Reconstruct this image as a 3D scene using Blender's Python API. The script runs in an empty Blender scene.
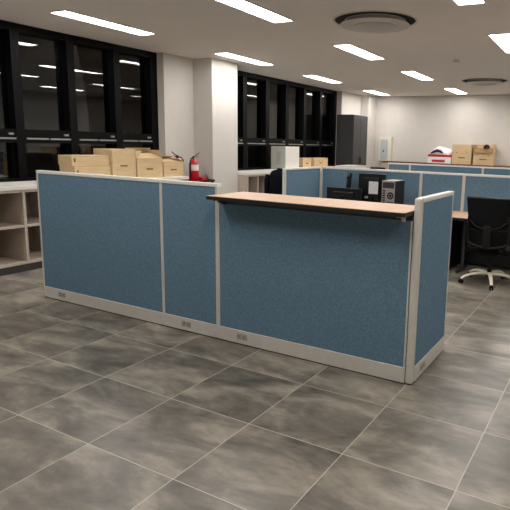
import bpy, bmesh, math, random
from mathutils import Vector, Matrix
random.seed(7)
S = bpy.context.scene
COL = S.collection
PI = math.pi

# ---------------------------------------------------------------- helpers
class MB:
    """collects shapes into one bmesh; build() links it as ONE mesh object"""
    def __init__(self): self.bm = bmesh.new()
    def box(self, x0, x1, y0, y1, z0, z1, bev=0, rot=None):
        t = bmesh.new()
        bmesh.ops.create_cube(t, size=1)
        for v in t.verts:
            v.co = Vector(((x0+x1)/2 + v.co.x*(x1-x0), (y0+y1)/2 + v.co.y*(y1-y0), (z0+z1)/2 + v.co.z*(z1-z0)))
        if bev: bmesh.ops.bevel(t, geom=list(t.edges), offset=bev, segments=2, affect='EDGES', profile=.6)
        if rot: t.transform(rot)
        self._join(t); return self
    def _join(self, t):
        me = bpy.data.meshes.new('tmp'); t.to_mesh(me); t.free()
        self.bm.from_mesh(me); bpy.data.meshes.remove(me)
    def lathe(self, prof, n=24, mat=None):
        t = bmesh.new(); rings = []
        for r, z in prof:
            if r < 1e-5: rings.append([t.verts.new((0, 0, z))])
            else: rings.append([t.verts.new((r*math.cos(2*PI*k/n), r*math.sin(2*PI*k/n), z)) for k in range(n)])
        for a, b in zip(rings, rings[1:]):
            for k in range(n):
                k2 = (k+1) % n
                if len(a) == 1 and len(b) == 1: continue
                if len(a) == 1: t.faces.new((a[0], b[k2], b[k]))
                elif len(b) == 1: t.faces.new((a[k], a[k2], b[0]))
                else: t.faces.new((a[k], a[k2], b[k2], b[k]))
        bmesh.ops.recalc_face_normals(t, faces=t.faces)
        if mat: t.transform(mat)
        self._join(t); return self
    def cyl(self, p, q, r, r2=None, n=16):
        p, q = Vector(p), Vector(q); d = q-p; L = d.length
        m = Matrix.Translation(p) @ d.to_track_quat('Z', 'Y').to_matrix().to_4x4()
        r2 = r if r2 is None else r2
        return self.lathe([(0, 0), (r, 0), (r2, L), (0, L)], n, m)
    def tube(self, pts, r, n=8, radii=None, flat=1.0):
        """round (or flattened) tube through the points"""
        pts = [Vector(p) for p in pts]; t = bmesh.new(); rings = []
        for i, p in enumerate(pts):
            d = (pts[min(i+1, len(pts)-1)] - pts[max(i-1, 0)]).normalized()
            up = Vector((0, 0, 1)) if abs(d.z) < .95 else Vector((1, 0, 0))
            s = d.cross(up).normalized(); u = s.cross(d).normalized()
            rr = radii[i] if radii else r
            rings.append([t.verts.new(p + s*rr*math.cos(2*PI*k/n) + u*rr*flat*math.sin(2*PI*k/n)) for k in range(n)])
        for a, b in zip(rings, rings[1:]):
            for k in range(n): t.faces.new((a[k], a[(k+1) % n], b[(k+1) % n], b[k]))
        t.faces.new(rings[0]); t.faces.new(rings[-1][::-1])
        bmesh.ops.recalc_face_normals(t, faces=t.faces)
        self._join(t); return self
    def poly(self, pts, thick, axis=1):
        """prism: outline pts (3-D, planar) pushed along axis by thick"""
        t = bmesh.new()
        vs = [t.verts.new(p) for p in pts]
        f = t.faces.new(vs)
        r = bmesh.ops.extrude_face_region(t, geom=[f])
        off = Vector((0, 0, 0)); off[axis] = thick
        for e in r['geom']:
            if isinstance(e, bmesh.types.BMVert): e.co += off
        bmesh.ops.recalc_face_normals(t, faces=t.faces)
        self._join(t); return self
    def build(self, name, mat, parent=None, smooth=False, kind=None, label=None):
        me = bpy.data.meshes.new(name); self.bm.to_mesh(me); self.bm.free()
        if smooth:
            for p in me.polygons: p.use_smooth = True
        o = bpy.data.objects.new(name, me); COL.objects.link(o)
        me.materials.append(mat)
        if smooth:
            m = o.modifiers.new('edges', 'EDGE_SPLIT'); m.split_angle = math.radians(40)
        if parent is not None: o.parent = parent
        if kind: o['kind'] = kind
        if label: o['label'] = label
        return o

def tag(o, label, cat, group=None):
    o['label'] = label; o['category'] = cat; o['kind'] = 'thing'
    if group: o['group'] = group
    return o
def thing(name, label, cat, loc=(0, 0, 0), rz=0, group=None):
    o = bpy.data.objects.new(name, None); COL.objects.link(o)
    o.empty_display_size = .1
    o.location = loc; o.rotation_euler = (0, 0, rz)
    return tag(o, label, cat, group)
KIDS = {}
def copy_tree(o, parent=None):
    c = o.copy(); COL.objects.link(c)
    if parent is not None: c.parent = parent
    for ch in [x for x in COL.objects if x.parent == o]: copy_tree(ch, c)
    return c
def dup(root, loc, rz, label, group=None):
    c = copy_tree(root); c.location = loc; c.rotation_euler = (0, 0, rz); c['label'] = label
    if group: c['group'] = group
    return c

# ---------------------------------------------------------------- materials
def lin(c): return tuple(((v/255+.055)/1.055)**2.4 if v/255 > .04045 else v/255/12.92 for v in c) + (1,)
def mat(name, rgb, rough=.5, metal=0, spec=.5):
    m = bpy.data.materials.new(name); m.use_nodes = True
    b = m.node_tree.nodes['Principled BSDF']
    b.inputs['Base Color'].default_value = lin(rgb); b.inputs['Roughness'].default_value = rough
    b.inputs['Metallic'].default_value = metal; b.inputs['Specular IOR Level'].default_value = spec
    return m
def noisy(name, a, b, scale, rough=.7, stretch=(1, 1, 1), detail=4, bump=0, spec=.4, lo=.3, hi=.7):
    m = mat(name, a, rough, 0, spec); nt = m.node_tree; N = nt.nodes; L = nt.links
    tc = N.new('ShaderNodeTexCoord'); mp = N.new('ShaderNodeMapping'); mp.inputs['Scale'].default_value = stretch
    no = N.new('ShaderNodeTexNoise'); no.inputs['Scale'].default_value = scale; no.inputs['Detail'].default_value = detail
    r = N.new('ShaderNodeValToRGB'); r.color_ramp.elements[0].color = lin(a); r.color_ramp.elements[1].color = lin(b)
    r.color_ramp.elements[0].position = lo; r.color_ramp.elements[1].position = hi
    L.new(tc.outputs['Object'], mp.inputs['Vector']); L.new(mp.outputs['Vector'], no.inputs['Vector'])
    L.new(no.outputs['Fac'], r.inputs['Fac']); L.new(r.outputs['Color'], N['Principled BSDF'].inputs['Base Color'])
    if bump:
        bp = N.new('ShaderNodeBump'); bp.inputs['Strength'].default_value = bump; bp.inputs['Distance'].default_value = .002
        L.new(no.outputs['Fac'], bp.inputs['Height']); L.new(bp.outputs['Normal'], N['Principled BSDF'].inputs['Normal'])
    return m
M = {}
M['wall'] = noisy('wall_paint', (203, 198, 190), (207, 202, 194), 6, .8, spec=.2)
M['ceiling'] = noisy('ceiling_paint', (234, 228, 222), (237, 231, 225), 3, .9, spec=.1)
M['fabric'] = noisy('blue_fabric', (87, 113, 132), (107, 135, 153), 110, .95, detail=3, bump=.3, spec=.1)
M['trim'] = noisy('beige_grey_metal', (194, 190, 182), (200, 196, 188), 20, .4)
M['white_trim'] = noisy('white_metal', (214, 212, 206), (220, 218, 212), 20, .4)
M['dark_gap'] = mat('black_and_gap_shade', (18, 17, 16), .8)  # black for fan and ports; also paints the shade in gaps
M['outlet'] = mat('outlet_plastic', (165, 160, 150), .4)
M['socket'] = mat('socket_dark', (142, 138, 130), .5)
M['wood'] = noisy('light_wood_laminate', (192, 158, 130), (208, 176, 148), 9, .45, (1, 14, 14), 5)
M['edge'] = mat('black_edge_band', (22, 21, 20), .45)
M['black'] = mat('black_plastic', (10, 10, 11), .5, 0, .3)
M['mesh'] = noisy('black_mesh_fabric', (6, 6, 7), (15, 15, 16), 300, .9, spec=.2)
M['screen'] = mat('black_screen_plastic', (10, 10, 12), .3)
M['frame'] = mat('black_window_frame', (7, 7, 8), .45, 0, .12)
M['handle'] = mat('brushed_aluminium', (170, 170, 168), .3, .8)
M['chrome'] = mat('chrome', (200, 200, 200), .15, 1)
M['cabinet'] = noisy('grey_wood_shelf', (176, 162, 148), (190, 176, 162), 14, .6, (1, 1, 8))
M['cabinet_back'] = noisy('grey_wood_back', (150, 138, 126), (164, 152, 140), 14, .7, (1, 10, 1))
M['counter'] = mat('white_worktop', (226, 222, 214), .35)
M['kick'] = mat('dark_plinth', (52, 50, 48), .6)
M['card'] = noisy('cardboard', (200, 172, 132), (212, 186, 146), 5, .85, (1, 1, 6), spec=.2)
M['card_shaded'] = noisy('cardboard_shaded', (150, 118, 82), (166, 132, 94), 5, .9, spec=.2)
M['print'] = mat('brown_print', (120, 92, 60), .8)
M['tape'] = mat('parcel_tape', (206, 178, 136), .3)
M['red'] = mat('red_enamel', (196, 22, 30), .3)
M['dark_red'] = mat('dark_red_plastic', (96, 26, 28), .5)
M['label'] = mat('white_label', (225, 222, 218), .6)
M['paper'] = noisy('paper', (200, 200, 198), (212, 212, 210), 40, .8)
M['locker'] = noisy('dark_grey_steel', (58, 58, 58), (64, 64, 64), 4, .42, spec=.5)
M['locker_gap'] = mat('locker_gap', (14, 14, 14), .7)
M['white_body_shaded'] = mat('white_steel_shaded', (176, 178, 170), .5)
M['white_steel'] = mat('white_steel', (226, 224, 216), .45)
M['grey_steel'] = mat('grey_blue_steel', (178, 184, 186), .45)
M['cream_steel'] = mat('cream_steel', (218, 212, 196), .5)
M['brown_top'] = noisy('dark_brown_wood', (84, 58, 44), (104, 74, 56), 10, .5, (1, 12, 12))
M['cream_base'] = mat('cream_base_plastic', (230, 222, 200), .4)
M['pc_rear'] = mat('pc_rear_steel', (166, 160, 152), .4, .5)
M['navy'] = noisy('navy_fabric', (10, 12, 22), (16, 19, 30), 120, .95, spec=.1)
M['ac_white'] = mat('cassette_white', (204, 198, 190), .5)
M['ac_grey'] = mat('cassette_grey', (186, 180, 174), .5)
M['white_film'] = mat('white_plastic_film', (232, 232, 234), .3)
M['blue_dark'] = mat('dark_blue_print', (24, 26, 60), .4)
M['leg'] = mat('dark_grey_leg', (70, 70, 72), .35, .6)

def emit(name, rgb, strength):
    m = bpy.data.materials.new(name); m.use_nodes = True; nt = m.node_tree; nt.nodes.clear()
    o = nt.nodes.new('ShaderNodeOutputMaterial'); e = nt.nodes.new('ShaderNodeEmission')
    e.inputs['Color'].default_value = rgb + (1,); e.inputs['Strength'].default_value = strength
    nt.links.new(e.outputs[0], o.inputs[0]); return m
M['lamp'] = emit('lit_diffuser', (1, .965, .94), 28.5)

# glass: thin pane, fresnel reflection over transparency
g = bpy.data.materials.new('window_glass'); g.use_nodes = True; nt = g.node_tree; nt.nodes.clear()
o_ = nt.nodes.new('ShaderNodeOutputMaterial'); mx = nt.nodes.new('ShaderNodeMixShader'); fr = nt.nodes.new('ShaderNodeFresnel')
fr.inputs['IOR'].default_value = 1.62
tr = nt.nodes.new('ShaderNodeBsdfTransparent'); tr.inputs['Color'].default_value = (.6, .63, .65, 1)
gl = nt.nodes.new('ShaderNodeBsdfGlossy'); gl.inputs['Roughness'].default_value = .0
nt.links.new(fr.outputs[0], mx.inputs[0]); nt.links.new(tr.outputs[0], mx.inputs[1]); nt.links.new(gl.outputs[0], mx.inputs[2])
nt.links.new(mx.outputs[0], o_.inputs[0]); M['glass'] = g

# floor: grey stone-look tiles with pale joints
T = .5683; TX = -.0045; TY = -.3513
def floor_mat():
    m = mat('floor_tile', (120, 112, 100), .35, 0, .5); nt = m.node_tree; N = nt.nodes; L = nt.links
    b = N['Principled BSDF']
    def math_(op, a, c=None, d=None):
        n = N.new('ShaderNodeMath'); n.operation = op
        for i, v in enumerate((a, c, d)):
            if v is None: continue
            if isinstance(v, (int, float)): n.inputs[i].default_value = v
            else: L.new(v, n.inputs[i])
        return n.outputs[0]
    tc = N.new('ShaderNodeTexCoord'); sp = N.new('ShaderNodeSeparateXYZ'); L.new(tc.outputs['Object'], sp.inputs[0])
    u = math_('DIVIDE', math_('SUBTRACT', sp.outputs[0], TX), T); v = math_('DIVIDE', math_('SUBTRACT', sp.outputs[1], TY), T)
    iu = math_('FLOOR', u); iv = math_('FLOOR', v); fu = math_('FRACT', u); fv = math_('FRACT', v)
    def near(f): return math_('MINIMUM', f, math_('SUBTRACT', 1.0, f))
    ed = math_('MINIMUM', near(fu), near(fv))
    joint = math_('LESS_THAN', ed, .0038)
    cb = N.new('ShaderNodeCombineXYZ'); L.new(iu, cb.inputs[0]); L.new(iv, cb.inputs[1])
    wn = N.new('ShaderNodeTexWhiteNoise'); wn.noise_dimensions = '3D'; L.new(cb.outputs[0], wn.inputs['Vector'])
    sc = N.new('ShaderNodeVectorMath'); sc.operation = 'SCALE'; sc.inputs['Scale'].default_value = 23; L.new(wn.outputs['Color'], sc.inputs[0])
    ad = N.new('ShaderNodeVectorMath'); ad.operation = 'ADD'; L.new(tc.outputs['Object'], ad.inputs[0]); L.new(sc.outputs[0], ad.inputs[1])
    mp = N.new('ShaderNodeMapping'); mp.inputs['Scale'].default_value = (1, 2.0, 1); mp.inputs['Rotation'].default_value = (0, 0, .06)
    L.new(ad.outputs[0], mp.inputs['Vector'])
    n1 = N.new('ShaderNodeTexNoise'); n1.inputs['Scale'].default_value = 1.8; n1.inputs['Detail'].default_value = 5; n1.inputs['Roughness'].default_value = .55
    n1.inputs['Distortion'].default_value = .6
    n2 = N.new('ShaderNodeTexNoise'); n2.inputs['Scale'].default_value = 9; n2.inputs['Detail'].default_value = 6; n2.inputs['Roughness'].default_value = .65
    L.new(mp.outputs[0], n1.inputs['Vector']); L.new(mp.outputs[0], n2.inputs['Vector'])
    f = math_('ADD', math_('MULTIPLY', n1.outputs['Fac'], .75), math_('MULTIPLY', n2.outputs['Fac'], .25))
    r = N.new('ShaderNodeValToRGB'); e = r.color_ramp.elements
    e[0].position = .37; e[0].color = lin((84, 80, 72)); e[1].position = .65; e[1].color = lin((160, 151, 136))
    x = e.new(.5); x.color = lin((117, 111, 101))
    L.new(f, r.inputs['Fac'])
    mix = N.new('ShaderNodeMix'); mix.data_type = 'RGBA'
    L.new(joint, mix.inputs[0]); L.new(r.outputs['Color'], mix.inputs[6]); mix.inputs[7].default_value = lin((190, 183, 168))
    L.new(mix.outputs[2], b.inputs['Base Color'])
    L.new(math_('ADD', math_('MULTIPLY', joint, .3), math_('ADD', .30, math_('MULTIPLY', n2.outputs['Fac'], .12))), b.inputs['Roughness'])
    return m
M['floor'] = floor_mat()

# ---------------------------------------------------------------- room shell
XL, XR, YB, YF, ZC = -5.34, 3.4, 11.05, -4.0, 2.83
XO = -5.75
def struct(mb, name, m): return mb.build(name, m, kind='structure')
struct(MB().box(XO, XR+.2, YF-.2, YB+.2, -.12, 0), 'floor', M['floor'])
struct(MB().box(XO, XR+.2, YF-.2, YB+.2, ZC, ZC+.12), 'ceiling', M['ceiling'])
struct(MB().box(XO, XR+.2, YB, YB+.2, 0, ZC), 'wall_back', M['wall'])
struct(MB().box(XO, XR+.2, YF-.2, YF, 0, ZC), 'wall_front', M['wall'])
struct(MB().box(XR, XR+.2, YF, YB, 0, ZC), 'wall_right', M['wall'])
W1 = (-3.545, 3.29); W2 = (4.60, 9.38); ZS = .925
w = MB()
w.box(XO, XL, YF, W1[0], 0, ZC); w.box(XO, XL, W1[1], 3.95, 0, ZC); w.box(XO, XL, W2[1], YB, 0, ZC); w.box(XO, XL, 3.95, W2[0], 0, ZC)
w.box(XO, XL, W1[0], W1[1], 0, ZS); w.box(XO, XL, W2[0], W2[1], 0, ZS)
struct(w, 'wall_left', M['wall'])
struct(MB().box(XL, -4.94, 3.95, 4.615, 0, ZC), 'column', M['wall'])
struct(MB().box(XL, -5.10, 10.52, YB, 0, ZC), 'column.001', M['wall'])

def window(n, y0, y1, mulls, mw):
    root = bpy.data.objects.new('window_%d' % n, None); COL.objects.link(root); root['kind'] = 'structure'
    XF, XG = -5.48, -5.60
    f = MB()
    f.box(XG-.05, XF, y0, y0+.09, ZS, ZC-.001); f.box(XG-.05, XF, y1-.13, y1, ZS, ZC-.001)
    f.box(XG-.05, XF, y0+.09, y1-.13, ZC-.085, ZC-.001)
    f.box(XG-.05, XF, y0+.09, y1-.13, ZS, ZS+.06)
    for y in mulls: f.box(XG-.05, XF, y, y+mw, ZS+.06, ZC-.085)
    f.build('window_frame', M['frame'], root, kind='structure')
    edges = [y0+.09] + [v for y in mulls for v in (y, y+mw)] + [y1-.13]
    t = MB(); pu = MB(); pl = MB(); h = MB(); la = MB()
    for a, b in zip(edges[::2], edges[1::2]):
        t.box(XG-.03, XF-.01, a, b, 1.42, 1.585)
        t.box(XG-.02, XF-.06, a, a+.03, ZS+.06, 1.42); t.box(XG-.02, XF-.06, b-.03, b, ZS+.06, 1.42)
        pu.box(XG-.004, XG+.004, a, b, 1.585, ZC-.085); pl.box(XG-.004, XG+.004, a+.03, b-.03, ZS+.06, 1.42)
        q = (b-a-.06)/2
        for k in (0, 1):
            s = a+.02+k*(q+.03)
            h.box(XF-.01, XF+.008, s, s+q, 1.462, 1.482)
        la.box(XF-.01, XF+.012, b-.10, b-.04, 1.515, 1.54, .004)
    t.build('transom', M['frame'], root, kind='structure')
    pu.build('upper_glass', M['glass'], root, kind='structure'); pl.build('lower_glass', M['glass'], root, kind='structure')
    h.build('handle_rail', M['handle'], root, kind='structure'); la.build('latch', M['handle'], root, kind='structure')
window(1, W1[0], W1[1], [.975-.7425*k for k in range(5, 0, -1)] + [.975, 1.72, 2.465], .11)
window(2, W2[0], W2[1], [5.49, 6.25, 7.0, 7.76, 8.52], .12)

# ---------------------------------------------------------------- ceiling fittings
def fixture():
    r = thing('ceiling_light', '', 'ceiling light')
    f = MB(); a, b = .118, .64
    for s in (-1, 1):
        f.box(min(s*a, s*(a+.016)), max(s*a, s*(a+.016)), -b-.016, b+.016, -.012, 0)
        f.box(-a, a, min(s*b, s*(b+.016)), max(s*b, s*(b+.016)), -.012, 0)
    f.build('frame', M['white_trim'], r)
    MB().box(-a, a, -b, b, -.007, -.001).build('diffuser', M['lamp'], r)
    return r
LX = [-4.42, -2.36, -.29, 1.76]; LY = [-1.28, 1.49, 4.25, 6.98, 9.95]
LN = {(0, 1): 'lit ceiling panel nearest the left windows, at the upper left', (1, 1): 'bright ceiling panel cut by the top edge, left of the round vent',
      (0, 2): 'lit ceiling panel directly beside the white column', (0, 3): 'lit ceiling panel in front of the second bank of windows',
      (1, 2): 'lit ceiling panel just beyond the large round vent', (1, 3): 'lit ceiling panel between the two round ceiling vents',
      (0, 4): 'lit ceiling panel above the tall dark locker', (1, 4): 'lit ceiling panel close to the back wall under the far round vent',
      (2, 2): 'lit ceiling panel cut by the right edge', (2, 1): 'sliver of lit ceiling panel at the top edge, upper right'}
fx = None
for i, x in enumerate(LX):
    for j, y in enumerate(LY):
        lab = LN.get((i, j)); grp = 'recessed ceiling light panels'
        if lab is None: lab, grp = 'lit ceiling panel outside the frame, seen only mirrored in the windows', 'ceiling light panels out of frame'
        if fx is None: fx = fixture(); fx.location = (x-.025*(y-1.5), y, ZC); fx.rotation_euler = (0, 0, .025); fx['label'] = lab; fx['group'] = grp
        else: dup(fx, (x-.025*(y-1.5), y, ZC), .025, lab, grp)

def cassette():
    r = thing('air_vent', 'large round white ceiling air vent with a black ring, nearest', 'vent', (-1.43, 2.48, ZC), 0, 'round ceiling air vents')
    MB().lathe([(.455, 0), (.455, -.006), (.435, -.008), (.435, -.004)], 64).build('rim', M['ac_white'], r, True)
    MB().lathe([(.435, -.001), (.30, -.002)], 64).build('air_gap', M['dark_gap'], r)
    MB().lathe([(.33, -.002), (.33, -.02), (.365, -.040), (.376, -.050), (.368, -.058), (.25, -.064), (.0, -.064)], 64).build('disc', M['ac_white'], r, True)
    MB().lathe([(.235, -.0645), (.235, -.068), (.23, -.070), (0, -.0705)], 48).build('centre_plate', M['ac_grey'], r, True)
    return r
ac = cassette()
dup(ac, (-1.5, 8.1, ZC), 0, 'round white ceiling air vent with a black ring, far one by the back wall')
sd = thing('smoke_detector', 'small white smoke detector on the ceiling between the round vents', 'smoke detector', (-1.33, 5.37, ZC))
MB().lathe([(.05, 0), (.05, -.012), (.035, -.03), (0, -.032)], 24).build('body', M['ac_white'], sd, True)
MB().lathe([(.036, -.022), (.037, -.026), (.034, -.029)], 24).build('vent_ring', M['ac_grey'], sd, True)

# ---------------------------------------------------------------- cubicle panels
def panel(L, H, label, loc, rz=0, group=None, th=.05, outlets=(), st=(.02, .02), top=.028, name='cubicle_partition', mat_trim='trim', rail='white_trim'):
    """runs along local +x from 0 to L; thickness local y 0..th, front face y=0"""
    r = thing(name, label, 'cubicle panel', loc, rz, group)
    MB().box(0, st[0], 0, th, .008, H-top, .003).build('stile', M[mat_trim], r)
    MB().box(L-st[1], L, 0, th, .008, H-top, .003).build('stile', M[mat_trim], r)
    MB().box(0, L, -.002, th+.002, H-top, H, .006).build('top_rail', M[rail], r)
    MB().box(st[0], L-st[1], .004, th-.004, .112, H-top).build('fabric', M['fabric'], r)
    rc = MB().box(st[0], L-st[1], -.003, th+.003, .008, .112, .003).build('raceway', M[mat_trim], r)
    MB().box(.01, L-.01, .006, th-.006, 0, .010).build('base', M['dark_gap'], r)  # black strip painting the shadow line where the panel meets the floor
    for x in outlets:
        o = MB(); o.box(x-.05, x+.05, -.0055, -.003, .04, .09, .001)
        p = o.build('outlet_plate', M['outlet'], rc)
    for x in outlets:
        o = MB()
        for s in (-1, 1):
            o.box(x+s*.023-.014, x+s*.023+.014, -.0065, -.0055, .052, .078)
        o.build('socket', M['socket'], rc)
    return r
H = 1.2; FY = -.016
G = 'blue panels of the front partition'
panel(1.545, H, 'wide tall blue fabric panel at the left of the front partition', (-3.648, FY, 0), 0, G, outlets=(.27,), st=(.020, .014))
panel(.568, H, 'narrow tall blue fabric panel in the front partition beside the counter', (-2.102, FY, 0), 0, G, outlets=(.245,), st=(.014, .022))
panel(1.515, 1.087, 'wide low blue fabric panel under the wooden counter', (-1.533, FY, 0), 0, G, rail='edge', outlets=(.225,), st=(.014, .012))
# end panel with its rounded corner post; runs along +Y
ep = panel(.68, H, 'tall narrow blue end panel at the near right corner, with rounded corner post', (.030, .045+FY, 0), PI/2, G, th=.044, outlets=(.16,), st=(.006, .016), name='cubicle_partition')
pm = MB().box(-.044, 0.0, -.001, .045, .006, H, .014)
pm.build('corner_post', M['trim'], ep)
MB().box(-.036, -.008, .008, .038, 0, .008).build('foot', M['dark_gap'], ep)

# counter
ct = thing('counter_top', 'pale wooden reception counter with black edge on the low blue panel', 'counter', (.004, 0, 1.0875))
poly = [(-1.515, -.165), (-.035, -.165), (-.022, -.15), (-.022, .27), (-1.515, .27)]
MB().poly([(x, y, .034) for x, y in poly], .003, 2).build('wood_surface', M['wood'], ct)
MB().poly([(x, y, .009) for x, y in poly], .025, 2).build('edge_band', M['edge'], ct)
for x in (-1.47, -.075):
    b = MB(); b.box(x-.012, x+.012, -.13, .24, 0.0, .009)
    b.box(x-.012, x+.012, -.034, -.024, -.035, .0)
    b.poly([(x-.003, -.026, -.033), (x-.003, -.026, 0), (x-.003, -.09, 0)], .006, 0)
    b.build('bracket', M['trim'] if x > -1 else M['edge'], ct)

# second row
G2 = 'blue panels of the second row'
wing = panel(.955, 1.175, 'blue side panel in front of the white box cabinet by the far windows', (-2.82, 2.90, 0), PI/2, G2, mat_trim='trim')
panel(1.535, 1.175, 'wide blue panel behind the black monitors and computer tower', (-2.82, 3.87, 0), 0, G2)
panel(.58, 1.175, 'narrow blue panel of the second row, above the near end panel', (-1.285, 3.87, 0), 0, G2)
panel(1.52, 1.175, 'wide blue panel behind the black office chair', (-.705, 3.87, 0), 0, G2)
# third row
G3 = 'blue panels of the third row'
panel(.46, 1.172, 'short blue panel at the left end of the third row', (-3.0, 6.9, 0), 0, G3)
panel(1.40, 1.172, 'blue third row panel below the red and white pack', (-2.54, 6.9, 0), 0, G3)
panel(1.52, 1.172, 'rightmost blue panel of the third row, in front of the flapped box', (-1.14, 6.9, 0), 0, G3)

# ---------------------------------------------------------------- desk of the second row
def desk(x0, x1, legs, label, z=.685):
    d = thing('desk', label, 'desk', ((x0+x1)/2, 3.52, 0)); c = (x0+x1)/2; h = (x1-x0)/2
    MB().box(-h, h, -.32, .345, z-.004, z).build('desktop', M['wood'], d)
    MB().box(-h, h, -.322, .345, z-.03, z-.004, .002).build('edge_band', M['edge'], d)
    for lx in legs:
        l = MB(); x = lx-c
        l.box(x-.02, x+.02, -.03, .03, .03, z-.03, .006); l.box(x-.02, x+.02, -.27, .29, .0, .035, .008); l.box(x-.02, x+.02, -.26, .28, z-.055, z-.03)
        l.build('leg', M['leg'], d)
    MB().box(-h+.06, h-.06, .25, .265, .03, z-.03).build('modesty_panel', M['edge'], d)  # black and carried down near the floor to paint the under-desk shade
    return d
desk(-2.77, -1.25, (-2.62, -1.40), 'wooden desk behind the counter holding the monitors and computer tower')
desk(-1.24, .80, (-.56, .70), 'wooden desk with black edge behind the black office chair')
pdl = thing('drawer_pedestal', 'dark drawer unit under the desk left of the black chair', 'drawer unit', (-.86, 3.5, 0))
MB().box(-.2, .2, -.24, .25, .05, .60, .004).build('body', M['black'], pdl)
for k in range(3):
    dr = MB().box(-.19, .19, -.256, -.241, .065+k*.18, .235+k*.18, .003).build('drawer', M['black'], pdl)
    MB().box(-.06, .06, -.264, -.257, .195+k*.18, .207+k*.18).build('handle', M['leg'], dr)
for sx in (-.17, .17):
    for sy in (-.2, .2): MB().cyl((sx, sy-.008, .026), (sx, sy+.008, .026), .026).build('caster', M['black'], pdl)

def monitor(label, loc, rz, w_, z0, z1, tilt=0, group='monitors on the desk behind the counter', paper=False, stand='black'):
    m = thing('monitor', label, 'monitor', loc, rz, group)
    R_ = Matrix.Translation((0, 0, z0)) @ Matrix.Rotation(tilt, 4, 'X') @ Matrix.Translation((0, 0, -z0))
    b = MB().box(-w_/2, w_/2, -.012, .02, z0, z1, .006, R_).box(-w_/2*.6, w_/2*.6, -.034, -.010, z0+.06, z1-.05, .012, R_)
    sh = b.build('housing', M['screen'], m)
    MB().box(-w_/2+.012, w_/2-.012, .0195, .022, z0+.016, z1-.012, 0, R_).build('screen', M['screen'], m)
    MB().box(-.03, .03, -.055, -.030, .012, z0+.12, .004).build('stand', M[stand], m)
    MB().box(-.11, .11, -.11, .07, 0, .014, .005).build('stand_base', M['black'], m)
    v = MB()
    for k in range(8): v.box(-.09+.022*k, -.08+.022*k, -.0355, -.034, z1-.10, z1-.07, 0, R_)
    v.build('vent_slots', M['dark_gap'], m)
    if paper:
        MB().box(-.03, .105, -.0372, -.0358, z1-.265, z1-.10).build('paper_sheet', M['paper'], m, label='white sheet of paper stuck on the housing')
        MB().box(-.085, -.02, -.0362, -.0345, z1-.33, z1-.30).build('sticker', M['outlet'], m)
    return m
ZD = .685
monitor('low wide black monitor, leftmost on the desk behind the counter', (-2.18, 3.36, ZD), 0, .52, .02, .245)
monitor('large black monitor with a white paper sheet on its back', (-1.845, 3.52, ZD), 0, .39, .05, .445, paper=True)
m3 = monitor('slim black monitor turned edge-on behind the low monitor', (-2.28, 3.66, ZD), math.radians(-58), .22, .10, .44, tilt=-.10, stand='handle')

pc = thing('computer_tower', 'computer tower with grey rear panel beside the large monitor', 'computer', (-1.52, 3.30, ZD))
MB().box(-.09, .09, .004, .34, .012, .375, .004).build('case', M['black'], pc)
rp = MB().box(-.088, .088, 0, .006, .014, .373, .002).build('rear_panel', M['pc_rear'], pc)
MB().box(-.078, .078, -.003, 0, .285, .36, .001).build('power_supply', M['leg'], rp)
MB().cyl((-.05, -.0045, .322), (-.05, -.003, .322), .02).build('power_inlet', M['dark_red'], rp, label='dark red power inlet')
fn = MB(); fn.lathe([(.046, 0), (.052, 0), (.052, .004), (.046, .004), (.046, 0)], 32, Matrix.Translation((.032, 0, .19)) @ Matrix.Rotation(PI/2, 4, 'X'))
fn.lathe([(.02, 0), (.026, 0), (.026, .004), (.02, .004), (.02, 0)], 32, Matrix.Translation((.032, 0, .19)) @ Matrix.Rotation(PI/2, 4, 'X'))
fn.build('fan_grille', M['pc_rear'], rp)
MB().cyl((.032, -.002, .19), (.032, 0, .19), .046, n=32).build('fan', M['dark_gap'], rp)
io = MB()
for k in range(6): io.box(-.075, -.04, -.003, 0, .09+k*.03, .108+k*.03)
io.build('port', M['dark_gap'], rp)
sl = MB()
for k in range(4): sl.box(-.02, .075, -.002, 0, .03+k*.022, .044+k*.022)
sl.build('expansion_slot', M['leg'], rp)
for sx in (-.07, .07): MB().box(sx-.012, sx+.012, .03, .31, 0, .012).build('foot', M['black'], pc)
MB().box(-.089, .089, .01, .334, .375, .379).build('top_cover', M['pc_rear'], pc)

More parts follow.
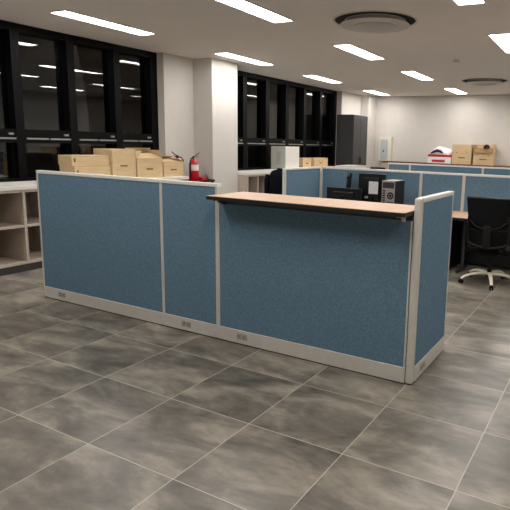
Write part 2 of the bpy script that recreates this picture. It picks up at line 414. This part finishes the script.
# ---------------------------------------------------------------- office chairs
def office_chair(label, loc, rz, group=None, back='mesh', base='cream_base'):
    """faces local +y; base centre at the origin"""
    c = thing('office_chair', label, 'chair', loc, rz, group)
    bs = MB().cyl((0, 0, .08), (0, 0, .125), .04, .034)
    bs.build('hub', M['black'], c, True)
    for k in range(5):
        a = math.radians(215-rz*180/PI+72*k); dx, dy = math.cos(a), math.sin(a)
        pts = [(dx*r, dy*r, z) for r, z in ((.02, .112), (.10, .118), (.19, .112), (.26, .094), (.31, .07), (.325, .055))]
        am = MB().tube(pts, .02, 10, [.026, .024, .021, .019, .017, .014], .75).build('base_arm', M[base], c, True)
        w_ = MB(); px, py = dx*.325, dy*.325; sx, sy = -dy, dx
        for s in (-1, 1):
            w_.cyl((px+sx*.006*s, py+sy*.006*s, .026), (px+sx*.02*s, py+sy*.02*s, .026), .026)
        w_.cyl((px, py, .026), (px, py, .06), .008)
        w_.build('caster', M['black'], am, True)
    MB().cyl((0, 0, .125), (0, 0, .30), .024).cyl((0, 0, .24), (0, 0, .345), .015).build('gas_lift', M['black'], c, True)
    MB().box(-.10, .10, -.14, .12, .325, .365, .012).build('tilt_mechanism', M['black'], c)
    MB().box(-.235, .235, -.20, .25, .365, .435, .03).build('seat', M['mesh'], c, True)
    # backrest : curved sheet, wide top, rounded lower edge
    def sheet(zs, half, thick, yoff):
        bm = bmesh.new(); n = 14; gr = []
        for z in zs:
            row = []
            h = half(z)
            for i in range(n+1):
                s = -1+2*i/n
                x = h*s
                y = -.245 - .10*(z-.45) + yoff - .045*(1-s*s)
                row.append((x, y, z))
            gr.append(row)
        fr = [[bm.verts.new((x, y, z)) for x, y, z in r] for r in gr]; bk = [[bm.verts.new((x, y-thick, z)) for x, y, z in r] for r in gr]
        R = len(gr)
        for a in range(R-1):
            for i in range(n):
                bm.faces.new((fr[a][i], fr[a][i+1], fr[a+1][i+1], fr[a+1][i])); bm.faces.new((bk[a][i], bk[a+1][i], bk[a+1][i+1], bk[a][i+1]))
            bm.faces.new((fr[a][0], fr[a+1][0], bk[a+1][0], bk[a][0])); bm.faces.new((fr[a][n], bk[a][n], bk[a+1][n], fr[a+1][n]))
        for i in range(n):
            bm.faces.new((fr[0][i], bk[0][i], bk[0][i+1], fr[0][i+1])); bm.faces.new((fr[-1][i], fr[-1][i+1], bk[-1][i+1], bk[-1][i]))
        bmesh.ops.recalc_face_normals(bm, faces=bm.faces)
        m = MB(); m._join(bm); return m
    def half(z):
        t = (z-.66)/.31
        return (.135+.085*max(0, min(1, t*3))**.6 + .012*max(0, t)) if t < .4 else .217+.02*(t-.4)/.6
    def half_s(z):
        t = min(1, max(0, (z-.655)/.10)); return .06+.155*math.sqrt(1-(1-t)**2) + .022*max(0, (z-.755)/.2)
    zs = [.655+.325*k/22 for k in range(23)]
    sheet(zs, half_s, .022, 0).build('backrest', M[back], c, True)
    MB().tube([(s*(half_s(.955)-.004), -.245-.10*.5-.045*(1-s*s)-.012, .983+.004*(1-s*s)) for s in [-1+k/8 for k in range(17)]], .014, 8).build('top_rim', M['black'], c, True)
    sheet([.44+.20*k/8 for k in range(9)], lambda z: .17+.03*(z-.44)/.2, .016, .01).build('lumbar_pad', M[back], c, True)
    fr_ = MB()
    for s in (-1, 1):
        fr_.tube([(s*.10, -.16, .40), (s*.17, -.255, .43), (s*.205, -.285, .56), (s*.215, -.30, .72), (s*.20, -.305, .80)], .014, 8)
    fr_.tube([(-.205, -.285, .50), (-.1, -.325, .47), (0, -.335, .46), (.1, -.325, .47), (.205, -.285, .50)], .013, 8)
    fr_.tube([(-.19, -.305, .74), (-.13, -.335, .69), (-.06, -.35, .668), (0, -.353, .664), (.06, -.35, .668), (.13, -.335, .69), (.19, -.305, .74)], .008, 8)
    fr_.box(-.04, .04, -.365, -.34, .45, .70, .008)
    fr_.build('back_frame', M['black'], c, True)
    return c
office_chair('black mesh office chair with cream star base at the right desk', (-.12, 2.97, 0), math.radians(2), 'office chairs')
office_chair('black office chair with a dark navy jacket over its back', (-3.86, 4.75, 0), math.radians(5), 'office chairs', base='black')
jk = thing('jacket', 'dark navy jacket draped over the chair back beyond the counter', 'jacket', (-3.835, 4.45, 0), math.radians(5))
def drape(prof, flip=False):
    t = bmesh.new(); n = 28; rs = []
    for hw, hd, z in prof:
        rs.append([t.verts.new((hw*math.copysign(abs(math.cos(a))**.8, math.cos(a)), hd*math.sin(a)*(1+.07*math.sin(5*a+z*9)) - .03*math.cos(a)**2*0, z)) for a in [2*PI*k/n for k in range(n)]])
    for a, b in zip(rs, rs[1:]):
        for k in range(n): t.faces.new((a[k], a[(k+1) % n], b[(k+1) % n], b[k]))
    t.faces.new(rs[-1]); bmesh.ops.recalc_face_normals(t, faces=t.faces)
    m = MB(); m._join(t); return m
drape([(.272, .135, .50), (.28, .135, .62), (.28, .132, .78), (.275, .125, .90), (.270, .118, .98), (.25, .095, 1.03), (.19, .075, 1.055), (.10, .05, 1.07), (.03, .02, 1.073)]).build('cloth', M['navy'], jk, True)
MB().tube([(-.11, -.03, 1.07), (-.06, -.06, 1.068), (0, -.07, 1.065), (.06, -.06, 1.068), (.11, -.03, 1.07)], .022, 8).build('collar', M['navy'], jk, True)
for s_ in (-1, 1):
    MB().tube([(s_*.300, -.03, .97), (s_*.318, -.035, .88), (s_*.318, -.04, .70), (s_*.312, -.04, .52)], .045, 10, [.04, .048, .045, .04]).build('sleeve', M['navy'], jk, True)

# ---------------------------------------------------------------- window cabinets
def low_shelf(y0, y1, x1, ztop, label, ctop, divs, name='shelf_unit'):
    x0 = XL+.005
    r = thing(name, label, 'shelf unit', (0, 0, 0))
    c = MB(); th = .03; zb = .085
    c.box(x0, x1, y0, y0+th, zb, ztop); c.box(x0, x1, y1-th, y1, zb, ztop)
    c.box(x0, x1, y0+th, y1-th, zb, zb+th); c.box(x0, x1, y0+th, y1-th, ztop-th, ztop)
    c.build('carcass', M['cabinet'], r)
    MB().box(x0, x0+.012, y0+th, y1-th, zb+th, ztop-th).build('back_board', M['cabinet_back'], r)
    MB().box(x0+.02, x1-.01, y0+.005, y1-.005, 0, zb).build('plinth', M['kick'], r)
    edges = [y0+th] + [v for d in divs for v in (d, d+th)] + [y1-th]
    for d in divs: MB().box(x0+.012, x1, d, d+th, zb+th, ztop-th).build('divider', M['cabinet'], r)
    for a, b in zip(edges[::2], edges[1::2]): MB().box(x0+.012, x1-.004, a, b, .500, .526).build('shelf', M['cabinet'], r)
    k = thing('window_counter', ctop, 'counter')
    MB().box(x0, x1+.02, y0-.005, y1+.005, ztop, ztop+.042, .004).build('worktop', M['counter'], k)
low_shelf(-.70, 3.12, -4.726, .92, 'long low open grey wood shelf unit under the left windows', 'white worktop on the left shelf unit, below the left windows',
          [.52-.42*k for k in (2, 1)] + [.52+.46*k for k in range(6)])
low_shelf(4.62, 8.75, -4.73, .92, 'low open shelf unit beyond the white column', 'white worktop beyond the white column carrying the white cabinet', [4.93+.40*k for k in range(9)])

# ---------------------------------------------------------------- cardboard boxes
def carton(label, x0, x1, y0, y1, z0, h, group, rz=0, flaps=None, mark=True, name='cardboard_box', tape=True):
    cx, cy = (x0+x1)/2, (y0+y1)/2; a, b = (x1-x0)/2, (y1-y0)/2
    r = thing(name, label, 'box', (cx, cy, z0), rz, group)
    if flaps:
        t = .006; c = MB()
        c.box(-a, -a+t, -b, b, 0, h); c.box(a-t, a, -b, b, 0, h); c.box(-a+t, a-t, -b, -b+t, 0, h); c.box(-a+t, a-t, b-t, b, 0, h); c.box(-a+t, a-t, -b+t, b-t, 0, t)
        c.build('carton', M['card'], r)
        for side, ang, ln in flaps:     # ang: 0 = closed inwards, 90 = straight up, 180 = folded out
            an = math.radians(ang)
            if side in '+-' + 'x': pass
            sgn = 1 if side[0] == '+' else -1
            f = MB()
            if side[1] == 'x':
                m = Matrix.Translation((sgn*a, 0, h)) @ Matrix.Rotation(sgn*(an), 4, 'Y')
                f.box(*(sorted((-sgn*ln, 0))), -b+.003, b-.003, 0, .005, 0, m)
            else:
                m = Matrix.Translation((0, sgn*b, h)) @ Matrix.Rotation(-sgn*(an), 4, 'X')
                f.box(-a+.003, a-.003, *(sorted((-sgn*ln, 0))), 0, .005, 0, m)
            f.build('flap', M['card_shaded'] if ang > 180 else M['card'], r)  # hanging flap has its inside shading painted into the card colour
    else:
        MB().box(-a, a, -b, b, 0, h, .006).build('carton', M['card'], r)
        if tape:
            tp = MB(); tp.box(-a-.0008, a+.0008, -.025, .025, h-.05, h+.0008); tp.build('tape', M['tape'], r)
    if mark:
        MB().box(a, a+.0008, -.07, .05, h*.42, h*.42+.022).build('printed_mark', M['print'], r)
    return r
GB = 'boxes on the left worktop'
ZT = .962
carton('long flat cardboard box, lower of the two stacked at the left end', -5.15, -4.87, 1.285, 1.835, ZT, .195, GB, math.radians(1.5), mark=False, tape=False)
carton('long flat cardboard box, upper of the two stacked at the left end', -5.155, -4.885, 1.28, 1.825, ZT+.1955, .125, GB, math.radians(-1.5), mark=False, tape=True)
carton('tallest closed cardboard box, just right of the stacked flat boxes', -5.22, -4.85, 1.85, 2.235, ZT, .40, GB)
carton('open cardboard box with slanting top flaps, between two other boxes', -5.22, -4.85, 2.265, 2.73, ZT, .27, GB, flaps=[('+x', 20, .2), ('-x', 45, .2), ('-y', 50, .14), ('+y', 65, .13)])
carton('low open cardboard box beside the red fire extinguisher', -5.23, -4.85, 2.76, 3.17, ZT, .215, GB, flaps=[('+x', 10, .2), ('-x', 25, .2), ('+y', 22, .12), ('-y', 8, .12)])
for o in [x for x in COL.objects if x.name.startswith('cardboard_box') and x.get('label', '').startswith('long flat')]:
    up = 'upper' in o['label']; a_ = .135 if up else .14; hh = .125 if up else .195
    MB().box(a_, a_+.0009, -.245, -.22, hh*.35, hh*.72).build('hand_hole', M['print'], o)
    MB().box(a_, a_+.0007, -.26, .26, hh-.012, hh-.009).build('lid_edge', M['print'], o)
GC = 'boxes on the worktop beyond the column'
carton('small cardboard box beside the white cabinet by the far windows', -5.33, -5.08, 7.10, 7.46, ZT, .22, GC)
carton('small cardboard box further along the worktop by the far windows, near the locker', -5.33, -5.08, 7.60, 8.24, ZT, .215, GC)

# ---------------------------------------------------------------- fire extinguishers on a black stand
es = thing('extinguisher_stand', 'black metal stand under the fire extinguishers by the column', 'stand', (-5.1, 3.63, 0))
tr_ = MB().box(-.21, .21, -.31, .31, .835, .85)
for s in (-1, 1): tr_.box(min(s*.20, s*.21), max(s*.20, s*.21), -.31, .31, .85, .872); tr_.box(-.20, .20, min(s*.30, s*.31), max(s*.30, s*.31), .85, .872)
tr_.build('tray', M['edge'], es)
for sx in (-.18, .18):
    for sy in (-.28, .28): MB().box(sx-.014, sx+.014, sy-.014, sy+.014, 0, .835).build('leg', M['edge'], es)
hk = MB()
hk.tube([(.08, .24, .85), (.08, .24, .93), (.08, .25, .945)], .008); hk.tube([(.08, .285, .85), (.08, .285, .915)], .007); hk.tube([(.02, .26, .85), (.02, .26, .915)], .008)
hk.build('bracket', M['edge'], es, True)
MB().box(.05, .15, .06, .20, .851, .915, .01).build('red_holder', M['red'], es, label='small red holder block')
def extinguisher(label, loc, rz, h=.36, r=.078):
    e = thing('fire_extinguisher', label, 'fire extinguisher', loc, rz, 'fire extinguishers on the stand')
    MB().lathe([(0, 0), (r*.9, 0), (r, .012), (r, h*.74), (r*.92, h*.82), (r*.72, h*.90), (r*.42, h*.955), (r*.3, h*.98), (r*.3, h), (0, h)], 32).build('cylinder', M['red'], e, True)
    a = []
    bm = bmesh.new(); n = 12
    lo = [bm.verts.new(((r+.001)*math.cos(t), (r+.001)*math.sin(t), h*.48)) for t in [-1.15+2.0*k/n for k in range(n+1)]]
    hi = [bm.verts.new(((r+.001)*math.cos(t), (r+.001)*math.sin(t), h*.74)) for t in [-1.15+2.0*k/n for k in range(n+1)]]
    for k in range(n): bm.faces.new((lo[k], lo[k+1], hi[k+1], hi[k]))
    m = MB(); m._join(bm); m.build('label_sticker', M['label'], e, True)
    MB().cyl((0, 0, h), (0, 0, h+.035), .018).cyl((0, 0, h+.015), (.0, .035, h+.015), .009).build('valve', M['black'], e, True)
    MB().tube([(0, -.02, h+.03), (0, .05, h+.055), (0, .10, h+.095)], .011, 8, flat=.6).tube([(0, -.02, h+.022), (0, .05, h+.03), (0, .085, h+.028)], .009, 8, flat=.5).build('lever', M['black'], e, True)
    MB().tube([(0, -.02, h+.015), (.02, -.06, h+.01), (.035, -.085, h-.03), (.04, -.088, h*.6), (.04, -.085, h*.3), (.04, -.082, h*.16)], .010, 8).build('hose', M['black'], e, True)
    MB().cyl((.03, 0, h+.012), (.038, 0, h+.012), .012).build('gauge', M['label'], e)
    return e
extinguisher('red fire extinguisher with white label standing clear beside the box', (-5.04, 3.60, .851), math.radians(-15))
extinguisher('red fire extinguisher half hidden behind the low open box', (-5.22, 3.42, .851), math.radians(100), h=.37, r=.066)

# ---------------------------------------------------------------- white cabinet on the far worktop, locker, low white cabinet
wc = thing('white_cabinet', 'white box cabinet standing on the far worktop below the windows', 'cabinet', (-5.31, 6.2, ZT))
MB().box(0, .345, 0, .53, 0, .468, .004).build('body', M['white_body_shaded'], wc)  # white cabinet; shade of its side face painted in as grey
MB().box(.3455, .358, .003, .527, .004, .466, .003).build('door', M['white_steel'], wc)
MB().box(.12, .24, -.0012, 0, .10, .36).build('notice_sheet', M['outlet'], wc)

lk = thing('steel_locker', 'tall dark grey steel locker at the far left corner', 'locker', (-5.335, 9.13, 0))
MB().box(0, .46, 0, .84, .04, 2.235, .004).build('body', M['locker'], lk)
MB().box(.01, .44, .01, .83, 0, .04).build('plinth', M['locker_gap'], lk)
MB().box(.46, .463, .004, .836, .05, 2.225).build('door_gap', M['locker_gap'], lk)
for k in (0, 1):
    d_ = MB().box(.463, .477, .008+k*.417, .415+k*.417, .055, 2.22, .003).build('door', M['locker'], lk)
    MB().box(.477, .495, .37+k*.07, .388+k*.07, 1.02, 1.18, .004).build('handle', M['locker_gap'], d_)

lw = thing('low_cabinet', 'low white cabinet standing in front of the dark locker', 'cabinet', (-4.48, 8.3, 0))
MB().box(-.22, .22, -.35, .35, .04, 1.0, .003).build('body', M['white_steel'], lw)
MB().box(-.23, .23, -.36, .36, 1.0, 1.022, .003).build('top', M['counter'], lw)
MB().box(-.20, .20, -.33, .33, 0, .04).build('plinth', M['kick'], lw)
for k in (0, 1): MB().box(.22, .234, -.345+k*.347, -.003+k*.347, .05, .99, .003).build('door', M['white_steel'], lw)

# back wall: electrical box, credenzas with dark brown top
eb = thing('electrical_box', 'cream electrical cabinet with grey door on the back wall', 'electrical box', (-4.74, YB-.001, 1.0825))
MB().box(-.18, .18, -.12, 0, 0, .66, .006).build('housing', M['cream_steel'], eb)
MB().box(-.14, .08, -.129, -.12,   .04, .58, .003).build('door', M['grey_steel'], eb)
MB().box(-.06, -.03, -.136, -.129, .24, .29, .003).build('lock', M['black'], eb)

def credenza(x0, x1, label):
    c = thing('credenza', label, 'cabinet', ((x0+x1)/2, 10.8, 0), 0, 'low cabinets along the back wall'); h = (x1-x0)/2
    MB().box(-h, h, -.22, .245, .06, 1.05, .002).build('body', M['cabinet'], c)
    MB().box(-h+.02, h-.02, -.20, .24, 0, .06).build('plinth', M['kick'], c)
    MB().box(-h, h, -.24, .245, 1.05, 1.082, .003).build('top', M['brown_top'], c)
    for k in (0, 1):
        d = MB().box(-h+.004+k*h, -.004+k*h, -.236, -.22, .07, 1.02, .003).build('door', M['cabinet'], c)
        MB().box(-.03+.05*k-.006, -.03+.05*k+.006, -.25, -.236, .55, .68, .003).build('handle', M['handle'], d)
    return c
cx_ = [-4.65, -3.55, -2.5, -1.45, -.40]
cl = ['brown topped low cabinet nearest the electrical box', 'brown topped low cabinet under the red and white pack', 'brown topped low cabinet under the cardboard boxes', 'brown topped low cabinet at the right end of the back wall']
for k in range(4): credenza(cx_[k]+.001, cx_[k+1]-.001, cl[k])
ZK = 1.083
GD = 'boxes on the back cabinets'
def carton_front(label, x0, x1, y0, y1, h, **kw):
    r = carton(label, x0, x1, y0, y1, ZK, h, GD, mark=False, **kw)
    b = (y1-y0)/2
    MB().box(-.09, .09, -b-.001, -b, h*.30, h*.36).build('printed_mark', M['print'], r)
    MB().box(-.14, -.12, -b-.001, -b, h*.55, h*.6).box(.12, .14, -b-.001, -b, h*.55, h*.6).build('printed_symbol', M['print'], r)
    return r
carton_front('closed cardboard box on the back cabinets, beside the red and white pack', -2.77, -2.28, 10.66, 10.99, .50, tape=False)
bx = carton_front('cardboard box with folded-out flap in painted shade at the right of the back cabinets', -2.23, -1.74, 10.66, 10.99, .42, flaps=[('-y', 255, .12), ('+y', 95, .09), ('+x', 80, .10), ('-x', 85, .08)])
cp = thing('black_cap', 'small black object lying on top of the flapped cardboard box', 'cap', (-1.93, 10.74, ZK+.42))
MB().lathe([(0.0, .0), (.085, .0), (.085, .012), (.07, .05), (.04, .085), (0, .095)], 20).build('crown', M['black'], cp, True)
MB().poly([(-.07, -.02, .0), (.07, -.02, .0), (.06, -.11, .0), (0, -.135, .0), (-.06, -.11, .0)], .008, 2).build('brim', M['black'], cp)

pk = thing('product_pack', 'white plastic pack with red band on a red and white carton', 'pack', (-3.10, 10.8, ZK))
MB().box(-.31, .31, -.14, .14, 0, .22, .004).build('carton', M['white_film'], pk)
MB().box(-.312, .312, -.142, .142, .165, .222, .002).build('red_lid', M['red'], pk)
MB().box(-.20, .15, -.1422, -.140, .03, .09).build('red_mark', M['red'], pk)
bag = bmesh.new(); bmesh.ops.create_uvsphere(bag, u_segments=24, v_segments=14, radius=1)
for v in bag.verts:
    p = v.co; n = 1+.10*math.sin(5*p.x+2*p.y)*math.cos(4*p.z+p.x)
    v.co = Vector((p.x*.29*n, p.y*.13*n, max(-.02, p.z)*.20*n))
mb = MB(); mb._join(bag); mb.bm.transform(Matrix.Translation((.02, 0, .226))); mb.build('plastic_bag', M['white_film'], pk, True)
dk = MB().tube([(-.24, -.13, .25), (-.16, -.138, .30), (-.07, -.135, .33), (.02, -.14, .31), (.08, -.14, .27)], .03, 10, [.018, .03, .035, .032, .02], 1)
dk.build('dark_print', M['blue_dark'], pk, True)

# monitor seen above the second row, far left
fm = monitor('black monitor top just above the second row, below the electrical box', (-2.98, 6.35, ZD), 0, .30, .12, .412, group='far monitors')
fd = thing('desk', 'far desk behind the second row, holding the single monitor', 'desk', (-2.95, 6.45, 0))
MB().box(-.55, .55, -.35, .40, ZD-.028, ZD-.001, .003).build('desktop', M['wood'], fd)
for sx in (-.5, .5):
    MB().box(sx-.02, sx+.02, -.03, .03, .03, ZD-.028).box(sx-.02, sx+.02, -.30, .32, 0, .03).build('leg', M['leg'], fd)

# ---------------------------------------------------------------- world, camera, view
wd = bpy.data.worlds.new('night'); S.world = wd; wd.use_nodes = True
wd.node_tree.nodes['Background'].inputs[0].default_value = (.35, .45, .7, 1)
wd.node_tree.nodes['Background'].inputs[1].default_value = .004
cam = bpy.data.cameras.new('camera'); co = bpy.data.objects.new('camera', cam); COL.objects.link(co)
co.location = (1.06154, -3.11754, 1.51165)
co.rotation_euler = (1.39904, -.026815, .489505)
cam.sensor_width = 36; cam.sensor_fit = 'HORIZONTAL'
cam.lens = 537.933/510*36
cam.shift_x = -76.638/510; cam.shift_y = -18.042/510
cam.clip_start = .05
S.camera = co
S.view_settings.view_transform = 'Standard'; S.view_settings.look = 'None'; S.view_settings.gamma = 1
S.view_settings.use_curve_mapping = False
S.view_settings.exposure = 0.0
